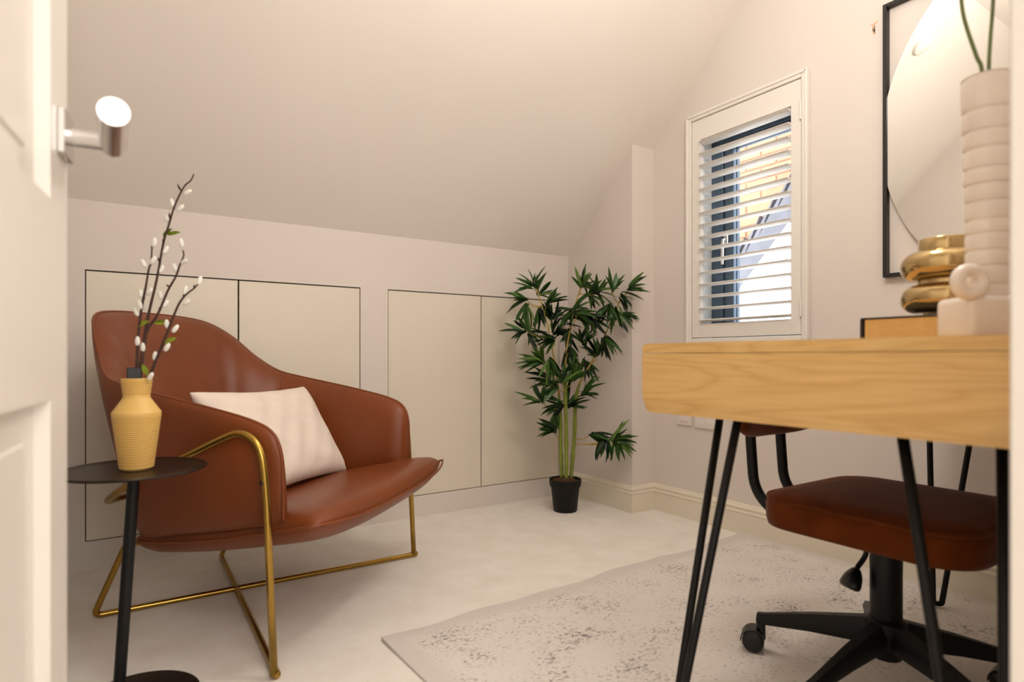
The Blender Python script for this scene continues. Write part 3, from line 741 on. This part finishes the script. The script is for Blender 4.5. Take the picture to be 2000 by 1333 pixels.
def leg(t1, t2, ft, name='leg'):
    o = Vector((DXa, DY0, 0)); t1, t2, ft = Vector(t1) - o, Vector(t2) - o, Vector(ft) - o
    d = (t2 - t1); d.z = 0; d.normalize()
    p = [t1, ft - d * .012 + Vector((0, 0, .02)), ft - d * .010 + Vector((0, 0, .0078)), ft + d * .010 + Vector((0, 0, .0078)), ft + d * .012 + Vector((0, 0, .02)), t2]
    l = obj(name, tube(B(), fillet(p, .012, 4), .0074, 12), 'black', desk, True)
    c = (t1 + t2) / 2; nrm = Vector((-d.y, d.x, 0))
    bm = B(); A = [t1 - d * .02 - nrm * .02, t2 + d * .02 - nrm * .02, t2 + d * .02 + nrm * .02, t1 - d * .02 + nrm * .02]
    a = [bm.verts.new((v.x, v.y, DB)) for v in A]; b = [bm.verts.new((v.x, v.y, DB - .0035)) for v in A]
    bm.faces.new(a); bm.faces.new(b)
    for k in range(4): bm.faces.new((a[k], a[(k + 1) % 4], b[(k + 1) % 4], b[k]))
    obj('fixing_plate', bm, 'black', l)
leg((.97, .739, DB), (.888, .641, DB), (.864, .765, RUGZ))
leg((.888, .385, DB), (.97, .300, DB), (.862, .272, 0))
leg((1.888, .751, DB), (1.97, .664, DB), (2.0, .772, RUGZ))
leg((1.97, .385, DB), (1.888, .300, DB), (2.0, .272, 0))

# ------------------------------------------------------------------ office chair
oc = empty('office_chair', (1.402, .64, 0)); tag(oc, 'rust velvet office chair on black castors tucked under the desk', 'office chair')
def rounded_pad(hx, hy, r, z0, z1, dome=.012, ns=10):
    bm = B()
    def outline(h):
        pts = []
        for cx_, cy_, a0 in ((hx - r, hy - r, 0), (-hx + r, hy - r, 90), (-hx + r, -hy + r, 180), (hx - r, -hy + r, 270)):
            for k in range(ns): a = math.radians(a0 + 90 * k / (ns - 1)); pts.append(((cx_ + r * math.cos(a)), (cy_ + r * math.sin(a))))
        return pts
    base = outline(0); lv = []
    for sc, z in ((.93, z0), (.985, z0 + .004), (1, z0 + .018), (1.002, z1 - .022), (.985, z1 - .006), (.94, z1 + .002), (.7, z1 + dome * .75), (.35, z1 + dome)):
        lv.append([bm.verts.new((x * sc, y * sc, z)) for x, y in base])
    n = len(base)
    for a, b in zip(lv, lv[1:]):
        for k in range(n): bm.faces.new((a[k], a[(k + 1) % n], b[(k + 1) % n], b[k]))
    bm.faces.new(lv[0]); bm.faces.new(lv[-1]); return bm, base
bm, base = rounded_pad(.218, .212, .085, .358, .428)
seat2 = obj('seat', bm, 'velvet', oc, True, 60); seat2.location = (.026, -.01, 0)
obj('piping', tube(B(), [(x * .985, y * .985, .423) for x, y in base], .0038, 8, True), 'velvet', seat2, True)
# backrest: shallow curved pad on two bent tubes
bm = B(); n1, n2 = 22, 10; hb, zb0, zb1 = .20, .530, .765
fr_, bk_ = [], []
for j in range(n2 + 1):
    v = 2 * j / n2 - 1; a, b = [], []
    for i in range(n1 + 1):
        u = 2 * i / n1 - 1
        sh_ = (1 - abs(u) ** 3.2) ** .4 if abs(u) < 1 else 0
        zz = (zb0 + zb1) / 2 + v * (zb1 - zb0) / 2 * (.35 + .65 * sh_)
        fal = max(0, (1 - abs(u) ** 6) * (1 - abs(v) ** 6)) ** .5
        yc = .285 - .045 * u * u
        p = bm.verts.new((u * hb, yc - .024 * fal, zz)); a.append(p); b.append(p if fal == 0 else bm.verts.new((u * hb, yc + .022 * fal, zz)))
    fr_.append(a); bk_.append(b)
for j in range(n2):
    for i in range(n1):
        for g in (fr_, bk_):
            q = (g[j][i], g[j][i + 1], g[j + 1][i + 1], g[j + 1][i])
            try: bm.faces.new(q)
            except ValueError: pass
bkr = subsurf(obj('backrest', bm, 'velvet', oc, True), 1); bkr.location = (.014, 0, 0)
for s_ in (-1, 1):
    x = .038 + s_ * .066
    p = [(x, .318, .68), (x, .318, .56), (x, .305, .395), (x, .235, .340), (x, .05, .338)]
    obj('back_support', tube(B(), fillet(p, .06, 7), .0130, 14), 'black', oc, True)
bm = B(); box(bm, (-.10, -.10, .335), (.10, .10, .358), .004, 2); obj('seat_plate', bm, 'black', oc)
obj('column', lathe(B(), [(0, .09), (.018, .09), (.022, .096), (.031, .112), (.031, .27), (.0315, .30), (.028, .335), (0, .336)], 32), 'black', oc, True, 40)
hub = obj('base_hub', lathe(B(), [(0, .086), (.030, .086), (.034, .096), (.040, .146), (.040, .166), (.033, .172), (.031, .172)], 32), 'black', oc, True, 40)
for k in range(5):
    a = math.radians(105 + 72 * k); dx, dy = math.cos(a), math.sin(a); nx_, ny_ = -dy, dx
    bm = B(); st = [(.03, .167, .110, .021), (.15, .138, .098, .017), (.262, .106, .080, .012), (.275, .104, .078, .012)]
    rg = []
    for r, zt_, zb_, w_ in st:
        rg.append([bm.verts.new((dx * r + nx_ * o, dy * r + ny_ * o, z)) for o, z in ((-w_ * .55, zt_), (w_ * .55, zt_), (w_, (zt_ + zb_) / 2), (w_ * .8, zb_), (-w_ * .8, zb_), (-w_, (zt_ + zb_) / 2))])
    for p, q in zip(rg, rg[1:]):
        for i in range(6): bm.faces.new((p[i], p[(i + 1) % 6], q[(i + 1) % 6], q[i]))
    bm.faces.new(rg[0]); bm.faces.new(rg[-1])
    lg = obj('leg', bm, 'black', oc, True, 35)
    ca = a + .27 + .7 * k; ex_, ey_ = math.cos(ca), math.sin(ca); tip = Vector((dx * .266, dy * .266, 0)); cen = tip + Vector((ex_ * .018, ey_ * .018, RUGZ + .026))
    bm = B(); tube(bm, [tip + Vector((0, 0, .085)), tip + Vector((0, 0, RUGZ + .030))], .010, 12)
    ax = Vector((-ey_, ex_, 0))
    for s_ in (-1, 1):
        tube(bm, [cen + ax * s_ * .006, cen + ax * s_ * .009, cen + ax * s_ * .021, cen + ax * s_ * .024], [.022, .0255, .0255, .021], 24)
    hood = [cen + Vector((math.cos(t_) * ex_, math.cos(t_) * ey_, math.sin(t_))) * .0275 for t_ in np.linspace(-.1, 2.6, 12)]
    rr = []
    for s_ in (-1, 1):
        rr.append([[bm.verts.new(h_ + ax * s_ * .023) for h_ in hood], [bm.verts.new(cen + (h_ - cen) * 1.08 + ax * s_ * .022) for h_ in hood]])
    for i in range(11):
        bm.faces.new((rr[0][0][i], rr[0][0][i + 1], rr[1][0][i + 1], rr[1][0][i])); bm.faces.new((rr[0][1][i], rr[1][1][i], rr[1][1][i + 1], rr[0][1][i + 1]))
        for s_ in (0, 1): bm.faces.new((rr[s_][0][i], rr[s_][1][i], rr[s_][1][i + 1], rr[s_][0][i + 1]))
    obj('castor', bm, 'blackplastic', lg, True, 40)
bm = B(); A = at(1692, 1078, 1.34) - Vector((1.402, .64, 0)); C_ = at(1674, 1110, 1.335) - Vector((1.402, .64, 0)); D_ = at(1657, 1150, 1.33) - Vector((1.402, .64, 0))
tube(bm, crom([(-.02, .05, .345), A, C_], 5), .0055, 10)
tube(bm, crom([C_, C_.lerp(D_, .35), C_.lerp(D_, .75), D_], 4), [.009, .016, .021, .026, .030, .033, .035, .037, .038, .038, .037, .033, .020], 14, squash=.5)
obj('lever', bm, 'blackplastic', oc, True, 50)

# ------------------------------------------------------------------ things on the desk
bx0, bx1, by0, by1 = 1.143, 1.325, .325, .566
bk = empty('book', (bx0, by0, DT)); tag(bk, 'thick black covered book lying on the desk under the gold vase', 'book')
bw_, bl_ = bx1 - bx0, by1 - by0; BT = .047
obj('pages', box(B(), (.003, .004, .003), (bw_ - .004, bl_ - .006, BT - .003), .001, 1), 'paper', bk)
bm = B(); box(bm, (0, 0, .0003), (bw_, bl_, .003), .0008, 1); box(bm, (0, 0, BT - .003), (bw_, bl_, BT), .0008, 1); box(bm, (0, bl_ - .004, .0025), (bw_, bl_ + .001, BT - .0025), .0015, 2)
obj('cover', bm, 'bookcover', bk)
g0 = at(1850, 600, 1.075); gv = empty('gold_vase', (g0.x, g0.y, DT + BT + .0005)); tag(gv, 'shiny gold glass vase of two stacked bubbles standing on the book', 'vase')
gp_ = [(0, 0), (.036, 0), (.037, .008)]
for zc, hh in ((.033, .026), (.092, .027)):
    for a in np.linspace(-75, 75, 15): gp_.append((.041 + .031 * math.cos(math.radians(a)) ** .8, zc + hh * math.sin(math.radians(a))))
    if zc < .05: gp_ += [(.045, .060), (.045, .066)]
gp_ += [(.044, .119), (.044, .139), (.0425, .1405), (.041, .139), (.041, .118), (.06, .09), (.04, .062), (.06, .033), (.03, .006), (0, .006)]
obj('body', lathe(B(), gp_, 56), 'goldglass', gv, True, 45)
v0 = at(1928, 600, .85); wv = empty('white_vase', (v0.x, v0.y, DT)); tag(wv, 'tall cream ribbed ceramic vase with a ring handle on the desk', 'vase')
pr = [(0, .03), (.030, .03)]; zz = .05; rngs = [.026, .027, .022, .024, .020, .026, .024, .022, .028, .025, .030, .047]
z = .05
for i, h_ in enumerate(rngs):
    rb = np.interp(z, [.05, .15, .30, .37], [.0255, .0255, .0295, .0320])
    for f, d_ in ((.0, -.0016), (.08, .0), (.16, .0004), (.5, .0006), (.84, .0004), (.92, .0), (1, -.0014)): pr.append((float(rb) + d_, z + h_ * f))
    z += h_
pr += [(.0305, z + .001), (.028, z), (.024, z - .03), (.021, .06), (0, .06)]
body = obj('body', lathe(B(), pr, 48), 'ceramic', wv, True, 50); VT = z
bm = B(); box(bm, (-.050, -.036, 0), (.046, .036, .060), .010, 4)
bmesh.ops.rotate(bm, verts=bm.verts, cent=(0, 0, 0), matrix=Matrix.Rotation(cam.rotation_euler.z, 3, 'Z'))
obj('foot', bm, 'ceramic', wv, True, 40)
rc_ = at(1893, 551, .818) - Vector((v0.x, v0.y, DT))
bm = B(); tube(bm, [rc_ + (RT * math.cos(t_) + UP * math.sin(t_)) * .0165 for t_ in np.linspace(0, 2 * math.pi, 33)[:-1]], .0092, 12, True)
tube(bm, [rc_ + RT * .012 + FW * .0 - UP * .014, rc_ + RT * .016 + FW * .012 - UP * .026], [.008, .010], 12)
obj('ring_handle', bm, 'ceramic', wv, True)
for j, (lab, ps) in enumerate((('green stem leaning left out of the tall cream vase', [(1926, 330, .85), (1919, 150, .85), (1908, 112, .852), (1890, 60, .855), (1880, 20, .86), (1874, -40, .865), (1866, -130, .87)]),
                               ('upright green stem with narrow leaves in the tall cream vase', [(1930, 330, .86), (1931, 150, .855), (1934, 80, .86), (1938, 30, .862), (1942, -40, .865), (1950, -160, .87)]))):
    P3 = [at(*p) for p in ps]; t = empty('green_stem', P3[0]); tag(t, lab, 'stem', 'stems in the tall cream vase')
    pl = [Vector(p) - P3[0] for p in crom(P3, 5)]
    obj('stem', tube(B(), pl, [.0026] * (len(pl) - 6) + [.0022, .002, .0018, .0015, .0012, .001], 8), 'stem', t, True)
    for k in range(3 if j else 2):
        i = len(pl) - 1 - k * 2; o = obj('leaf', leafmesh(.055, .006, .012), 'stem', t, True)
        orient(o, pl[i], UP * .8 + RT * (.5 if k % 2 else -.5) + FW * random.uniform(-.3, .3), -FW)

# ------------------------------------------------------------------ mirror, socket, added globe light
mY0, mY1, mZ0, mZ1 = .235, 1.000, 1.010, 1.935
mr = empty('wall_mirror', (XW, (mY0 + mY1) / 2, mZ0)); tag(mr, 'round mirror in a thin black rectangular frame above the desk', 'mirror')
hw = (mY1 - mY0) / 2; hh = mZ1 - mZ0; fb = .0125
bm = B()
for a in ((-hw, -hw + fb, 0, hh), (hw - fb, hw, 0, hh), (-hw + fb, hw - fb, 0, fb), (-hw + fb, hw - fb, hh - fb, hh)): box(bm, (-.024, a[0], a[2]), (-.001, a[1], a[3]), .001, 1)
obj('mirror_frame', bm, 'frameblack', mr)
cyL, R_, zc = .385 - mr.location.y, .62, 1.470 - mZ0
pts = []
for k in range(81):
    z_ = fb + .0005 + (hh - 2 * fb - .001) * k / 80; e = math.sqrt(max(0, R_ ** 2 - (z_ - zc) ** 2)) + cyL; pts.append((min(e, hw - fb - .0005), z_))
poly = pts + [(-y, z_) for y, z_ in reversed(pts)]
obj('mirror_glass', prism(B(), poly, 0, -.019, -.015), 'mirror', mr)
so = lambda nm, y0, y1, z0, z1, lab: tag(obj(nm, box(B(), (XW - .009, y0, z0), (XW - .0005, y1, z1), .003, 3), 'plate', None, True, 40), lab, 'socket')
s1 = so('switch_plate', 1.822, 1.908, .425, .511, 'small white single switch plate low on the wall left of the double socket')
obj('rocker', box(B(), (XW - .0115, 1.842, .443), (XW - .008, 1.888, .493), .0015, 2), 'plate', s1)
s2 = so('double_socket', 1.660, 1.806, .420, .506, 'white double socket low on the wall beneath the window')
for y_ in (1.697, 1.769):
    bm = B(); tube(bm, [(XW - .0088, y_, .458), (XW - .0105, y_, .458)], [.026, .024], 28); obj('outlet', bm, 'plate', s2, True, 40)
bm = B(); prism(bm, [(1.052, 1.897), (1.026, 1.903), (1.029, 1.895), (1.036, 1.893), (1.041, 1.862), (1.034, 1.858), (1.044, 1.892)][::-1], 0, XW - .0008, XW - .0001)
tag(obj('wall_mark', bm, 'stain'), 'small orange glue mark on the wall left of the mirror', 'mark')
# added globe light out of view to brighten the room; round alarm on the slope
lm = empty('added_globe_light', (1.15, .74, CZ)); tag(lm, 'added round opal globe light over the desk, out of view', 'lamp')
obj('ceiling_rose', lathe(B(), [(0, 0), (.05, 0), (.048, -.02), (.01, -.03), (0, -.03)], 28), 'lamp', lm, True, 40)
obj('flex', tube(B(), [(0, 0, -.025), (0, 0, -.36)], .003, 8), 'lamp', lm, True)
gl = B(); sphere(gl, (0, 0, -.50), .145, 20, 12); obj('globe', gl, 'diffuser', lm, True)
al = empty('smoke_alarm', (.852, 1.424, slopez(1.424))); al.rotation_euler = (math.atan(-SL), 0, 0)
tag(al, 'round white alarm on the sloping ceiling', 'alarm')
obj('body', lathe(B(), [(0, -.022), (.042, -.022), (.047, -.018), (.049, 0), (0, 0)], 36), 'lamp', al, True, 40)
